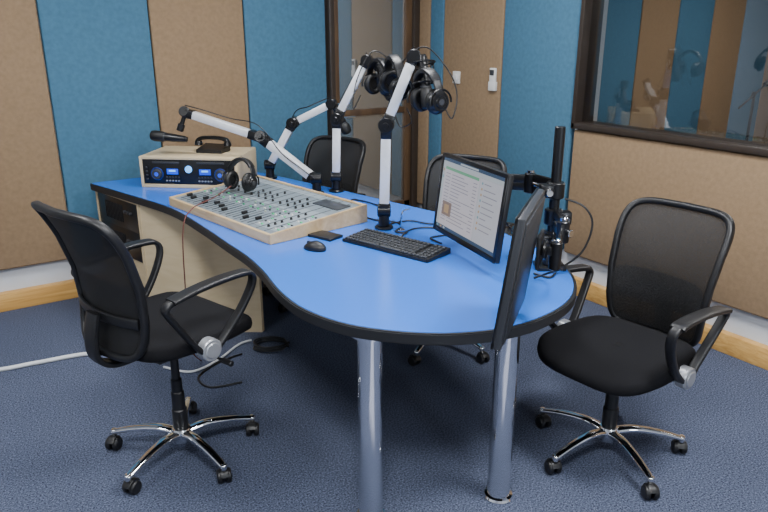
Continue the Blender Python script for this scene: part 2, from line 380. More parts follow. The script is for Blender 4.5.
# ------------------------------------------------------------------ office chair
def sup(a,n): 
    c,s=math.cos(a),math.sin(a); return math.copysign(abs(c)**(2/n),c),math.copysign(abs(s)**(2/n),s)
SH=0.47
BN=6.5
def back_pt(u,v):
    z=SH-.025+v*.51
    w=.188+.034*v
    y=-.272+.035*math.sin(v*math.pi*.9)-.105*v*v
    return V((u*w, y+.040*u*u, z))
def build_chair():
    ch=[]
    bm=bmesh.new(); t=bmesh.new(); rings=[]; N=56
    for sc,z in [(.0,-.030),(.7,-.030),(.94,-.027),(.985,-.018),(1,-.002),(.992,.010),(.965,.018),(.90,.023),(.75,.024),(.4,.021),(0,.019)]:
        if sc==0: rings.append([t.verts.new((0,.01,SH+z-.02))]); continue
        ring=[]
        for i in range(N):
            x,y=sup(2*math.pi*i/N,3.8); x*=.25*sc*(1-.06*(y<0)*abs(y)); y*=.25*sc
            zz=z-(.026*max(0,(y-.12)/.12)**2)+.010*abs(x/.245)**2*(1 if z>0 else 0)
            ring.append(t.verts.new((x,y+.01,SH+zz-.02)))
        rings.append(ring)
    for a,b in zip(rings,rings[1:]):
        for i in range(N):
            j=(i+1)%N
            if len(a)==1: t.faces.new((a[0],b[j],b[i]))
            elif len(b)==1: t.faces.new((a[i],a[j],b[0]))
            else: t.faces.new((a[i],a[j],b[j],b[i]))
    bmesh.ops.recalc_face_normals(t,faces=t.faces); merge(bm,t,0)
    ch.append(("seat",bm,M_fab,1,"padded black fabric",70))
    bm=bmesh.new(); box(bm,(0,-.02,SH-.083),(.17,.22,.05),.012); box(bm,(0,-.02,SH-.057),(.36,.30,.018),.005)
    tube(bm,cr([(0,-.10,SH-.085),(0,-.24,SH-.085),(0,-.30,SH-.04),(0,-.303,SH+.04),(0,-.285,SH+.12)],6),.02,prof=rprof(.035,.011),ref=(1,0,0))
    ch.append(("seat_mechanism",bm,M_blk,1,None,35))
    bm=bmesh.new(); cyl(bm,(.08,.02,SH-.09),(.27,.04,SH-.105),.006); cyl(bm,(.25,.038,SH-.104),(.30,.042,SH-.106),.011,bev=.003)
    ch.append(("lever",bm,M_blk,1,None,35))
    bm=bmesh.new(); loop=[]
    for i in range(80):
        u,v=sup(2*math.pi*i/80,BN); loop.append(back_pt(u,.5+.5*v))
    tube(bm,loop,.013,closed=True,prof=rprof(.0155,.0125,p=3),ref=(0,1,0))
    tube(bm,[back_pt(u,.26)+V((0,-.012,0)) for u in [-.95+.19*i for i in range(11)]],.01,prof=rprof(.006,.018),ref=(0,1,0))
    ch.append(("backrest",bm,M_blk,1,"black plastic backrest frame",50))
    def net(v0,v1,off,us=.97):
        bm=bmesh.new(); rings=[]; N=48; vc=(v0+v1)/2; vh=(v1-v0)/2
        for rr in range(0,9):
            rho=rr/8*us
            if rr==0: rings.append([bm.verts.new(back_pt(0,vc)+V((0,off,0)))]); continue
            rings.append([bm.verts.new(back_pt(sup(2*math.pi*i/N,BN)[0]*rho,vc+vh*sup(2*math.pi*i/N,BN)[1]*rho)+V((0,off,0))) for i in range(N)])
        for a,b in zip(rings,rings[1:]):
            for i in range(N):
                j=(i+1)%N
                if len(a)==1: bm.faces.new((a[0],b[i],b[j]))
                else: bm.faces.new((a[i],b[i],b[j],a[j]))
        return bm
    ch.append(("back_netting",net(0,1,0),M_mesh2,1,"dense black mesh netting",180))
    ch.append(("lumbar_netting",net(0.03,.52,.012,.95),M_mesh,1,"second layer of black mesh",180))
    side=[(.0,-.045),(.06,.005),(.115,.07),(.155,.135),(.168,.175),(.160,.200),(.13,.212),(.05,.214),(-.05,.208),(-.14,.196),(-.178,.188),(-.192,.172),(-.183,.150),(-.14,.085),(-.08,.0),(-.04,-.045)]
    for sx in (-1,1):
        bm=bmesh.new()
        P=[(sx*(.262+.03*max(0,z)/.22),y,SH+z) for y,z in side]
        Pc=cr(P,5,True)
        tube(bm,Pc,.02,closed=True,prof=rprof(.017,.0095,p=4),ref=(1,0,0))
        box(bm,(sx*.2,-.02,SH-.052),(.12,.045,.012),.003)
        ch.append(("armrest",bm,M_blk,1,"slim looped black plastic armrest",50))
        bm=bmesh.new()
        pp=[(sx*.291,y,SH+z) for y,z in [(.148,.209),(.13,.216),(.05,.219),(-.05,.214),(-.14,.202),(-.172,.196)]]
        tube(bm,cr(pp,5),.02,prof=rprof(.027,.009,p=4),ref=(1,0,0))
        ch.append(("armrest_pad",bm,M_blk,1,"flat black armrest pad",50))
        bm=bmesh.new(); x0=sx*.240
        cyl(bm,(x0,-.02,SH-.035),(sx*.280,-.02,SH-.035),.041,.041,32,bev=.004)
        cyl(bm,(sx*.280,-.02,SH-.035),(sx*.285,-.02,SH-.035),.030,.028,32,bev=.002)
        ch.append(("armrest_cap",bm,M_silver,1,"round silver pivot cap",35))
    bm=bmesh.new(); lathe(bm,[(0,.07),(.027,.07),(.029,.075),(.029,.20),(.025,.205),(.025,.275),(.021,.28),(.021,.33),(.016,.335),(.016,.47),(0,.47)],28)
    ch.append(("gas_lift",bm,M_blk,2,"telescopic black column",35))
    bm=bmesh.new(); lathe(bm,[(0,.06),(.035,.06),(.04,.07),(.04,.105),(.034,.118),(.028,.12),(0,.12)],32)
    ch.append(("base_hub",bm,M_chrome,0,"chrome base hub",35))
    for k in range(5):
        a=2*math.pi*k/5+.3; d=V((math.cos(a),math.sin(a),0))
        pts=cr([d*.025+V((0,0,.096)),d*.10+V((0,0,.108)),d*.20+V((0,0,.096)),d*.292+V((0,0,.072))],5)
        bm=bmesh.new(); n=len(pts); tube(bm,pts,.016,seg=12,radii=[1.2-.5*i/(n-1) for i in range(n)],ref=(0,0,1),prof=rprof(.013,.019,p=2.5))
        cyl(bm,d*.286+V((0,0,.058)),d*.286+V((0,0,.084)),.012,.013,bev=.002)
        ch.append(("leg",bm,M_chrome,0,"curved chrome star leg",50))
        bm=bmesh.new(); b=a+1.1+k*1.7; ax=V((math.cos(b),math.sin(b),0)); fw=V((-ax.y,ax.x,0)); c=d*.286+fw*.012+V((0,0,.027))
        for s in (-1,1):
            cyl(bm,c+ax*(s*.006),c+ax*(s*.026),.027,.026,22,bev=.004)
        cyl(bm,c-ax*.007,c+ax*.007,.010); cyl(bm,d*.286+V((0,0,.03)),d*.286+V((0,0,.062)),.0065)
        hood=[c+fw*(math.cos(q)*.030)+V((0,0,math.sin(q)*.030)) for q in [math.pi*(.15+.75*i/8) for i in range(9)]]
        tube(bm,hood,.01,prof=rprof(.016,.0025),ref=tuple(ax))
        ch.append(("caster",bm,M_blk,0,"black twin-wheel caster",35))
    return ch
CH=build_chair()
def chair_root(X,Y,fx,fy,label):
    return empty("office_chair",W(X,Y,0),math.atan2(fy,fx)-math.pi/2-YAW,label,"chair",group="black mesh office chairs around the desk")
chairs=[(-.80,2.335,.63,.777,.11,-21.5,"black mesh office chair facing the mixing console"),
        (.89,2.345,-.78,-.62,0.0,-6,"black mesh office chair by the rounded desk end"),
        (-.47,4.02,-.55,-.80,0.0,10,"black office chair behind the microphone booms"),
        (.30,3.33,-.45,-.85,0.0,0,"black office chair tucked behind the computer screen")]
first=None
for i,(X,Y,fx_,fy_,dz,br,lab) in enumerate(chairs):
    root=chair_root(X,Y,fx_,fy_,lab)
    if first is None:
        first=[]
        for (n,bm,m,up,lb,sh) in CH:
            first.append((obj(n,bm,m,root,sharp=sh,label=lb),up))
        parts=first
    else:
        parts=[]
        for o,up in first:
            c=o.copy(); c.parent=root; bpy.context.scene.collection.objects.link(c); parts.append((c,up))
            if o.name.startswith("back_netting") and i==1:
                c.data=o.data.copy(); c.data.materials[0]=M_mesh; c["label"]="see-through black mesh netting"
    for o,up in parts:
        o.location.z=dz if up==1 else 0.0
        o.rotation_euler=(0,0,math.radians(br) if up==0 else 0)
# ------------------------------------------------------------------ mixing console
cx,cy=-.59,3.24
mx=empty("mixing_console",W(cx,cy,TZ),ang(-47.5),"grey radio mixing console in a light wooden tray","mixing console")
L_,Dp=.93,.54; hf,hr=.038,.080
def wedge(bm,x0,x1,y0,y1,z0f,z0r,z1f,z1r):
    t=bmesh.new(); v=[t.verts.new(p) for p in [(x0,y0,z0f),(x1,y0,z0f),(x1,y1,z0r),(x0,y1,z0r),(x0,y0,z1f),(x1,y0,z1f),(x1,y1,z1r),(x0,y1,z1r)]]
    for f in [(3,2,1,0),(4,5,6,7),(0,1,5,4),(1,2,6,5),(2,3,7,6),(3,0,4,7)]: t.faces.new([v[k] for k in f])
    bmesh.ops.bevel(t,geom=list(t.edges),offset=.002,segments=2,affect='EDGES')
    merge(bm,t,0)
def zs(y): return hf+(hr-hf)*(y+Dp/2)/Dp
bm=bmesh.new()
wedge(bm,-L_/2,-L_/2+.014,-Dp/2,Dp/2,0,0,hf+.006,hr+.006)
wedge(bm,L_/2-.014,L_/2,-Dp/2,Dp/2,0,0,hf+.006,hr+.006)
wedge(bm,-L_/2+.013,L_/2-.013,-Dp/2,-Dp/2+.016,0,0,hf+.004,zs(-Dp/2+.016)+.004)
wedge(bm,-L_/2+.013,L_/2-.013,Dp/2-.018,Dp/2,0,0,zs(Dp/2-.018)+.004,hr+.004)
obj("console_tray",bm,M_tray,mx,label="light birch wood tray")
bm=bmesh.new(); wedge(bm,-L_/2+.012,L_/2-.012,-Dp/2+.015,Dp/2-.017,.004,.004,zs(-Dp/2+.015)-.001,zs(Dp/2-.017)-.001)
obj("control_surface",bm,M_panel,mx,label="grey metal control surface")
sl=math.atan2(hr-hf,Dp); RS=Matrix.Rotation(sl,3,'X')
bm=bmesh.new(); NCH=14; cw=(L_-.04)/NCH; X0=-L_/2+.02
for i in range(1,NCH): box(bm,(X0+i*cw,-.0,zs(0)-.0004),(.0018,Dp-.05,.002),0,0,RS)
for i in range(NCH):
    xx=X0+(i+.5)*cw
    if i<11: box(bm,(xx,-.165,zs(-.165)-.0003),(.006,.125,.003),0,0,RS)
obj("strip_lines",bm,M_line,mx)
bm=bmesh.new()
for i in range(NCH):
    xx=X0+(i+.5)*cw
    if i>=11: box(bm,(xx,-.08,zs(-.08)-.0008),(cw*.86,.28,.002),0,0,RS)
    else: box(bm,(xx,.0,zs(.0)-.0008),(cw*.86,.02,.002),0,0,RS)
box(bm,(-.1,.215,zs(.215)-.0008),(L_-.30,.045,.002),0,0,RS)
obj("pale_overlay",bm,M_panel2,mx)
def add_copies(src,places):
    for k,p in enumerate(places):
        o=src if k==0 else src.copy()
        if k>0: bpy.context.scene.collection.objects.link(o)
        o.location=p
        o.rotation_euler=(sl,0,0)
kp=[];bp_=[];wp=[];fp=[]
for i in range(NCH):
    xx=X0+(i+.5)*cw
    if i<11:
        for y in (.035,.07,.105,.15):
            if (i in (3,7) and y>.04) or (y>.12 and i%3): continue
            kp.append((xx+(.008 if y==.07 else 0),y,zs(y)))
        if i!=7: fp.append((xx,-.20+random.random()*.07,0))
        for y in (-.085,-.06,-.03): bp_.append((xx+.010,y,zs(y))); bp_.append((xx-.010,y,zs(y)))
    else:
        for y in (-.20,-.165,-.13,-.08,-.04,.0):
            if i==12: kp.append((xx,y,zs(y)))
            else: wp.append((xx-.012,y,zs(y))); wp.append((xx+.012,y,zs(y)))
bm=bmesh.new(); lathe(bm,[(0,-.001),(.007,-.001),(.007,.003),(.0055,.005),(.005,.011),(0,.012)],14)
add_copies(obj("knob",bm,M_blk,mx,label="small black rotary knob"),kp)
bm=bmesh.new(); box(bm,(0,0,.002),(.010,.008,.006),.0012); add_copies(obj("push_button",bm,M_white,mx,label="white push button"),wp[::3]+bp_[::5])
bm=bmesh.new(); box(bm,(0,0,.002),(.010,.008,.006),.0012); add_copies(obj("push_button",bm,M_green,mx,label="lit green push button"),bp_[1::3]+wp[1::3])
bm=bmesh.new(); box(bm,(0,0,.002),(.010,.008,.006),.0012); add_copies(obj("push_button",bm,M_gry,mx,label="dark push button"),bp_[2::5]+wp[2::3])
bm=bmesh.new(); box(bm,(0,0,.006),(.017,.028,.015),.003); add_copies(obj("fader",bm,M_blk,mx,label="black sliding fader cap"),[(x,y,zs(y)) for x,y,_ in fp])
bm=bmesh.new(); box(bm,(.32,.17,zs(.17)+.001),(.19,.08,.004),.001,0,RS); obj("meter_display",bm,M_gry,mx)
# ------------------------------------------------------------------ CD player in wooden case
cd=empty("cd_player",W(-1.085,3.985,TZ),ang(-6),"dual compact disc player in a light wooden case","cd player")
bw,bd_,bh=.57,.38,.178
bm=bmesh.new()
for s in (-1,1): box(bm,(s*(bw/2-.008),0,bh/2),(.016,bd_,bh),.003)
box(bm,(0,0,bh-.008),(bw-.03,bd_,.016),.003); box(bm,(0,0,.010),(bw-.03,bd_,.020),.003); box(bm,(0,bd_/2-.01,bh/2),(bw-.03,.02,bh-.03),.002)
obj("wooden_case",bm,M_birch,cd)
bm=bmesh.new(); box(bm,(0,.0,.091),(.51,.32,.13),.003); box(bm,(0,-.178,.091),(.536,.012,.140),.002); obj("player_body",bm,M_blk2,cd)
fy=-.187
for s in (-1,1):
    dx=s*.185
    bm=bmesh.new(); box(bm,(s*.095,fy,.094),(.066,.005,.032),.001); obj("display",bm,M_bled,cd,label="glowing blue display")
    bm=bmesh.new(); box(bm,(s*.095,fy-.003,.099),(.038,.002,.010)); obj("display_digits",bm,M_bscr,cd)
    bm=bmesh.new(); box(bm,(s*.13,fy,.145),(.16,.006,.011),.002); obj("disc_slot",bm,M_gry,cd)
    bm=bmesh.new(); ring=[V((dx+.034*math.cos(q),fy-.001,.080+.034*math.sin(q))) for q in [2*math.pi*i/40 for i in range(40)]]
    tube(bm,ring,.003,closed=True,ref=(0,1,0)); obj("dial_ring",bm,M_bdim,cd,label="dim blue ring around the dial")
    bm=bmesh.new(); cyl(bm,(dx,fy+.002,.080),(dx,fy-.016,.080),.030,.028,32,bev=.003); obj("jog_dial",bm,M_gry,cd,label="round grey jog dial")
    bm=bmesh.new(); cyl(bm,(dx,fy-.016,.080),(dx,fy-.018,.080),.012,.011,24); obj("dial_cap",bm,M_bled,cd)
    for rr in range(2):
        bm=bmesh.new()
        for i in range(5): box(bm,(s*.095-.035+i*.0175,fy-.002,.062-.020*rr),(.011,.006,.008),.0015)
        obj("transport_buttons",bm,M_silver if rr else M_gry,cd)
    bm=bmesh.new()
    for i in range(4): box(bm,(s*.245,fy-.002,.050+.022*i),(.012,.006,.009),.0015)
    obj("side_buttons",bm,M_gry,cd)
bm=bmesh.new(); cyl(bm,(.0,fy+.003,.108),(.0,fy-.006,.108),.021,.020,24,bev=.002); obj("power_light",bm,M_bscr,cd,label="round glowing blue power light")
ph=empty("telephone",W(-1.0,3.98,TZ+bh),ang(-14),"black desk telephone resting on the wooden case","telephone")
bm=bmesh.new(); wedge(bm,-.08,.08,-.06,.06,0,0,.02,.04); obj("telephone_base",bm,M_blk,ph)
bm=bmesh.new(); hp=cr([(-.10,0,.052),(-.085,0,.072),(-.04,0,.082),(.04,0,.082),(.085,0,.072),(.10,0,.052)],5)
tube(bm,hp,.013,prof=rprof(.016,.011),ref=(0,1,0)); cyl(bm,(-.092,0,.036),(-.092,0,.062),.024,.02,bev=.004); cyl(bm,(.092,0,.036),(.092,0,.062),.024,.02,bev=.004)
obj("handset",bm,M_blk2,ph)
# ------------------------------------------------------------------ monitors
def monitor(name,P,ang_deg,w,h,label,screen_on,tilt):
    r=empty(name,W(*P),ang(ang_deg),label,"monitor")
    R=Matrix.Rotation(math.radians(-tilt),4,'X')
    def ob(n,bm,m,l=None):
        bmesh.ops.transform(bm,matrix=R,verts=bm.verts); return obj(n,bm,m,r,label=l)
    bm=bmesh.new(); box(bm,(0,.010,0),(w,.022,h),.005); box(bm,(0,.023,0),(w*.93,.008,h*.92),.006); ob("monitor_body",bm,M_blk if screen_on else M_mback)
    bm=bmesh.new(); b=.016
    box(bm,(0,-.003,h/2-b/2),(w,.008,b),.002); box(bm,(0,-.003,-h/2+b*.7),(w,.008,b*1.4),.002)
    for s in (-1,1): box(bm,(s*(w/2-b/2),-.003,0),(b,.008,h-.01),.002)
    ob("bezel",bm,M_blk2)
    sw,sh=w-2*b,h-2.4*b
    bm=bmesh.new(); box(bm,(0,-.0015,b*.2),(sw,.003,sh))
    if not screen_on:
        ob("screen",bm,mat("screen_off",rgb(14,15,18),.15)); return r
    def q(x0,x1,y0,y1,mi,k=1):
        x0,x1=[(t-.5)*sw for t in (x0,x1)]; y0,y1=[(.5-t)*sh+b*.2 for t in (y0,y1)]
        box(bm,((x0+x1)/2,-.003-.0006*k,(y0+y1)/2),(abs(x1-x0),.0006,abs(y1-y0)),0,mi)
    q(0,1,0,.045,1); q(.0,1,.045,.10,2); q(0,.04,.10,.95,2); q(.04,.64,.11,.95,3); q(.65,1,.11,.95,4); q(0,1,.955,1,1)
    q(.05,.63,.115,.155,9,2)
    random.seed(3)
    for i in range(15):
        y=.20+i*.047; q(.07,.07+.08,y,y+.010,6,2); q(.18,.18+.15+random.random()*.25,y,y+.010,6,2); q(.55,.61,y,y+.010,6,2)
    for i in range(9):
        y=.15+i*.075; q(.68,.70,y,y+.03,7 if i%3 else 5,2); q(.72,.80+random.random()*.15,y+.008,y+.020,6,2)
    q(.01,.03,.15,.19,7,2); q(.01,.03,.25,.29,5,2)
    q(.02,.05,.965,.99,5,2); q(.08,.11,.965,.99,7,2); q(.14,.17,.965,.99,2,2); q(.30,.60,.012,.035,2,2)
    q(.08,.24,.60,.80,8,3); q(.12,.20,.64,.76,7,4)
    ob("screen",bm,[scr("s_base",196,200,208),scr("s_bar",70,92,120),scr("s_tool",196,206,214),scr("s_page",216,212,222),scr("s_side",206,208,218),scr("s_teal",130,172,186),scr("s_text",154,152,168),scr("s_orange",196,166,132),scr("s_photo",150,132,126),scr("s_green",120,186,150)],"lit screen with document windows")
    return r
m1=monitor("computer_monitor",(.325,2.555,.965),-68,.50,.325,"widescreen computer monitor showing open document windows",True,7)
m2=monitor("computer_monitor",(.378,1.83,.968),-110,.37,.375,"black flat monitor turned away, hanging on an arm",False,7)
# ------------------------------------------------------------------ monitor arm
PP=V((.625,2.43))
ma=empty("monitor_arm",W(PP.x,PP.y,TZ),ang(0),"black pole stand with clamps and two monitor brackets","monitor arm")
bm=bmesh.new(); cyl(bm,(0,0,0),(0,0,.53),.019,bev=.003); obj("pole",bm,M_blk2,ma)
bm=bmesh.new(); box(bm,(0,0,.008),(.11,.09,.016),.004); cyl(bm,(0,0,.016),(0,0,.06),.028,.022,bev=.004); obj("table_clamp",bm,M_blk2,ma)
def bracket(z,target,plate_n,side,mo):
    T=V(target)-V((PP.x,PP.y,TZ)); pn=V(plate_n)
    bm=bmesh.new(); cyl(bm,(0,0,z-.030),(0,0,z+.030),.033,bev=.004); box(bm,(side*.036,-.012,z),(.05,.045,.048),.006)
    cyl(bm,(side*.034,-.02,z),(side*.034,-.05,z),.016,bev=.003); obj("pole_collar",bm,M_blk2,ma)
    mid=V((T.x*.45,T.y*.45,z))+V(mo); e=T+pn*.055; ez=V((e.x,e.y,z))
    bm=bmesh.new()
    for dz in (-.020,.020): beam(bm,V((0,0,z+dz)),mid+V((0,0,dz)),.012,.038,.003)
    cyl(bm,mid-V((0,0,.038)),mid+V((0,0,.038)),.022,bev=.003)
    obj("bracket_link",bm,M_blk2,ma,label="paired flat black link plates")
    bm=bmesh.new()
    for dz in (-.014,.014): beam(bm,mid+V((0,0,dz)),ez+V((0,0,dz)),.010,.034,.003)
    cyl(bm,V((e.x,e.y,min(z,e.z)-.028)),V((e.x,e.y,max(z,e.z)+.028)),.018,bev=.003)
    beam(bm,e,T+pn*.012,.03,.03); cyl(bm,T+pn*.018,T+pn*.030,.030,bev=.003)
    obj("bracket_link",bm,M_blk2,ma)
    bm=bmesh.new(); cyl(bm,V((0,0,z))*.7+mid*.3,V((0,0,z))*.15+mid*.85,.010,bev=.002); obj("tension_spring",bm,M_chrome,ma,label="bright metal tension spring rod")
    bm=bmesh.new(); box(bm,T+pn*.008,(.10,.10,.010),.002,0,align(pn)); obj("mounting_plate",bm,M_blk,ma)
    for p0,p1 in [(mid+V((0,0,.038)),mid+V((0,0,.050))),(V((side*.034,-.05,z)),V((side*.034,-.064,z))),(V((e.x,e.y,max(z,e.z)+.027)),V((e.x,e.y,max(z,e.z)+.037))),(mid+V((.014,-.018,0)),mid+V((.022,-.030,0)))]:
        bm=bmesh.new(); cyl(bm,p0,p1,.013,bev=.002); obj("bolt",bm,M_chrome,ma,label="bright metal bolt")
n1=V((.927,.375,0)); n2=V((.94,-.342,0))
bracket(.30,(.325+.042*n1.x,2.555+.042*n1.y,.975),n1,-1,(.05,.06,0))
bracket(.20,(.425+.036*n2.x,1.955+.036*n2.y,.98),n2,1,(.06,.02,0))
bm=bmesh.new(); cyl(bm,(0,0,.10),(0,0,.145),.028,bev=.004); box(bm,(-.035,-.02,.12),(.05,.03,.03),.004); cyl(bm,(.0,-.02,.12),(.0,-.055,.12),.010); obj("cable_clip",bm,M_blk2,ma)
bm=bmesh.new(); cyl(bm,(0,-.052,.12),(0,-.066,.12),.014,bev=.002); obj("thumb_screw",bm,M_silver,ma)
# ------------------------------------------------------------------ keyboard, mouse, notebook
kb=empty("keyboard",W(.045,2.685,TZ),ang(-40),"black full-size computer keyboard on the desk","keyboard")
bm=bmesh.new(); wedge(bm,-.225,.225,-.08,.08,0,0,.012,.024); obj("keyboard_case",bm,M_blk,kb)
bm=bmesh.new(); ks=math.atan2(.012,.16); RK=Matrix.Rotation(ks,3,'X')
for rI in range(6):
    y=-.064+rI*.0235+(.004 if rI==5 else 0); z=.012+(y+.08)*.075+.004
    x=-.215
    while x<.21:
        wk=.017
        if rI==0 and -.14<x<-.02: wk=.11
        if not (.072<x<.082 or .142<x<.150): box(bm,(x+wk/2,y,z),(wk-.0025,.016,.008),.0015,0,RK,seg=1)
        x+=wk+.0018
obj("keys",bm,M_gry,kb,kind="stuff",label="dark key caps")
ms=empty("computer_mouse",W(-.283,2.655,TZ),ang(150),"small black wireless mouse on the blue desk","mouse")
bm=bmesh.new(); t=bmesh.new(); bmesh.ops.create_uvsphere(t,u_segments=28,v_segments=16,radius=1)
for v in t.verts:
    v.co.x*=.052; v.co.y*=.031; v.co.z=max(v.co.z,-.25)*.030+.0075
    v.co.z*=1-.25*(v.co.x>0)*abs(v.co.x/.052)
merge(bm,t); obj("mouse_shell",bm,M_blk,ms,sharp=60)
bm=bmesh.new(); cyl(bm,(.03,-.004,.026),(.03,.004,.026),.008); obj("scroll_wheel",bm,M_gry,ms)
nb=empty("notebook",W(-.255,2.835,TZ),ang(-38),"small closed black notebook lying on the desk","notebook")
bm=bmesh.new(); box(bm,(0,0,.006),(.13,.085,.012),.002); obj("notebook_cover",bm,M_blk,nb)
# ------------------------------------------------------------------ microphone arms
def mic_arm(P0,P1,P2,P3,label):
    r=empty("boom_stand",W(*P0),ang(0),label,"microphone stand",group="aluminium microphone booms on the desk")
    o=V(P0); a=V(P1)-o; b=V(P2)-o; c=V(P3)-o
    h=V((0,0,.075))
    l1=min(.075,(a-h).length*.15); l2=min(.075,(b-a).length*.16)
    bm=bmesh.new(); cyl(bm,(0,0,0),(0,0,.012),.042,bev=.003); cyl(bm,(0,0,.012),(0,0,.07),.026,.023,bev=.003); cyl(bm,h+V((-.03,0,.01)),h+V((.03,0,.01)),.030,bev=.004)
    beam(bm,h,h+(a-h).normalized()*(l1*.8),.054,.048,.005)
    obj("table_mount",bm,M_blk2,r)
    dd=(a-h).normalized()
    bm=bmesh.new(); beam(bm,h+dd*.02,a-dd*.03,.050,.044,.005); obj("lower_arm",bm,M_alu,r)
    de=(b-a).normalized()
    sd=dd.cross(de).normalized()
    bm=bmesh.new(); cyl(bm,a-sd*.036,a+sd*.036,.034,bev=.004); beam(bm,a-dd*l1,a+dd*.01,.058,.050,.005); beam(bm,a-de*.01,a+de*l2,.054,.048,.005)
    cyl(bm,a+sd*.036,a+sd*.052,.017,bev=.002); cyl(bm,a-sd*.036,a-sd*.047,.014,bev=.002); obj("elbow_joint",bm,M_blk2,r)
    bm=bmesh.new(); beam(bm,a+de*.03,b-de*.02,.046,.042,.005); obj("upper_arm",bm,M_alu,r)
    bm=bmesh.new(); cyl(bm,b-sd*.03,b+sd*.03,.030,bev=.004); beam(bm,b-de*(l2*.7),b,.052,.046,.005)
    cyl(bm,b,c,.012); cyl(bm,c-(c-b).normalized()*.03,c+(c-b).normalized()*.012,.020,bev=.003); obj("head_joint",bm,M_blk2,r)
    bm=bmesh.new(); up=V((0,0,1))
    pts=[b+up*.04,b*.75+a*.25+up*.045+sd*.01,b*.4+a*.6+up*.05,a+up*.055+sd*.05,a*.6+h*.4+sd*.045,a*.25+h*.75+sd*.055,h+sd*.045]
    tube(bm,cr(pts,6),.003,seg=8); obj("boom_cable",bm,M_blk,r)
    return r
armA=((0,2.97,TZ),(.01,2.97,1.215),(.125,2.96,1.50),(.17,2.95,1.475),"aluminium microphone boom standing behind the keyboard")
armB=((-.265,3.72,TZ),(-.255,3.72,1.15),(-.09,3.70,1.455),(-.04,3.69,1.42),"aluminium microphone boom at the far desk edge")
armC=((-.69,4.07,TZ),(-.536,4.05,1.086),(-.304,4.02,1.20),(-.27,4.02,1.165),"low folded aluminium microphone boom behind the console")
armD=((-.37,3.66,TZ),(-.678,3.78,1.04),(-1.115,3.88,1.166),(-1.15,3.87,1.075),"aluminium microphone boom reaching over the disc player")
for A_ in (armA,armB,armC,armD): mic_arm(*A_)
def microphone(P,D,label,L=.17,shock=False):
    r=empty("microphone",W(*P),ang(0),label,"microphone",group="black studio microphones on booms")
    Mx=align(V(D)).to_4x4()
    bm=bmesh.new(); lathe(bm,[(0,-L*.5),(.014,-L*.5),(.018,-L*.45),(.023,-L*.1),(.024,L*.12),(0,L*.12)],24,Mx); obj("microphone_body",bm,M_blk2,r)
    bm=bmesh.new(); lathe(bm,[(0,L*.12),(.025,L*.12),(.030,L*.17),(.031,L*.38),(.026,L*.48),(.012,L*.52),(0,L*.525)],24,Mx); obj("foam_windshield",bm,M_cush,r)
    bm=bmesh.new(); lathe(bm,[(.0245,L*.09),(.0265,L*.09),(.0265,L*.12),(.0245,L*.12)],24,Mx); obj("trim_ring",bm,M_gry,r)
    if shock:
        bm=bmesh.new()
        for zz in (-.35,.02):
            ring=[Mx@V((.048*math.cos(2*math.pi*i/28),.048*math.sin(2*math.pi*i/28),L*zz)) for i in range(28)]
            tube(bm,ring,.0045,closed=True)
        for k in range(6):
            q=2*math.pi*k/6; e=V((math.cos(q),math.sin(q),0))
            cyl(bm,Mx@(e*.047+V((0,0,-L*.35))),Mx@(e*.022+V((0,0,-L*.16))),.002); cyl(bm,Mx@(e*.022+V((0,0,-L*.16))),Mx@(e*.047+V((0,0,L*.02))),.002)
            if k%2==0: cyl(bm,Mx@(e*.048+V((0,0,-L*.35))),Mx@(e*.048+V((0,0,L*.02))),.003)
        obj("shock_mount",bm,M_blk2,r,label="black spider shock mount")
    return r
microphone((-1.215,3.86,1.03),(-1,.1,.10),"black studio microphone pointing over the disc player",.21)
microphone((.17,2.92,1.40),(.1,-.2,-1),"black studio microphone in a shock mount beside headphones",.22,True)
microphone((.0,3.67,1.36),(.4,-.2,-1),"black studio microphone in a shock mount on the far boom",.22,True)
microphone((-.245,4.01,1.10),(.5,-.2,-1),"black studio microphone on the low folded boom",.15)
# ------------------------------------------------------------------ headphones
def headphones(P,rz,tilt,label,s=1.0,roll=0):
    r=empty("headphones",W(*P),ang(rz),label,"headphones",group="black studio headphones")
    r.rotation_euler=(math.radians(tilt),math.radians(roll),ang(rz)); r.scale=(s,s,s)
    bm=bmesh.new()
    arc=[V((.082*math.sin(q),0,.03+.085*math.cos(q))) for q in [math.radians(-95+190*i/24) for i in range(25)]]
    tube(bm,arc,.01,prof=rprof(.017,.004),ref=(0,1,0))
    arc2=[V((.079*math.sin(q),0,.03+.082*math.cos(q))) for q in [math.radians(-55+110*i/16) for i in range(17)]]
    tube(bm,arc2,.01,prof=rprof(.020,.009),ref=(0,1,0)); obj("headband",bm,M_blk,r)
    for sx in (-1,1):
        bm=bmesh.new(); cyl(bm,(sx*.062,0,0),(sx*.086,0,0),.044,.038,32,bev=.005); cyl(bm,(sx*.086,0,0),(sx*.091,0,0),.024,.022,24,bev=.001)
        tube(bm,[V((sx*.083,.046*math.sin(q),.046*math.cos(q))) for q in [math.radians(-100+200*i/16) for i in range(17)]],.004,seg=8)
        obj("ear_cup",bm,M_blk2,r)
        bm=bmesh.new(); ring=[V((sx*.054,.034*math.cos(2*math.pi*i/32),.036*math.sin(2*math.pi*i/32))) for i in range(32)]
        tube(bm,ring,.013,seg=12,closed=True); cyl(bm,(sx*.055,0,0),(sx*.062,0,0),.038); obj("ear_cushion",bm,M_cush,r)
        bm=bmesh.new(); cyl(bm,(sx*.0905,0,0),(sx*.092,0,0),.012,.011); obj("ear_badge",bm,M_gry,r)
    return r
hz=TZ+.064
headphones((-.735,3.42,hz+.058),-30,-14,"black headphones lying on the mixing console",1.0)
headphones((.185,2.86,1.33),-62,8,"black headphones hanging from the tall microphone boom",1.08)
headphones((-.02,3.58,1.34),-55,4,"black headphones hanging from the far microphone boom",1.1)
headphones((.05,3.07,1.375),-70,8,"black headphones hung behind the tall microphone boom",1.08,12)
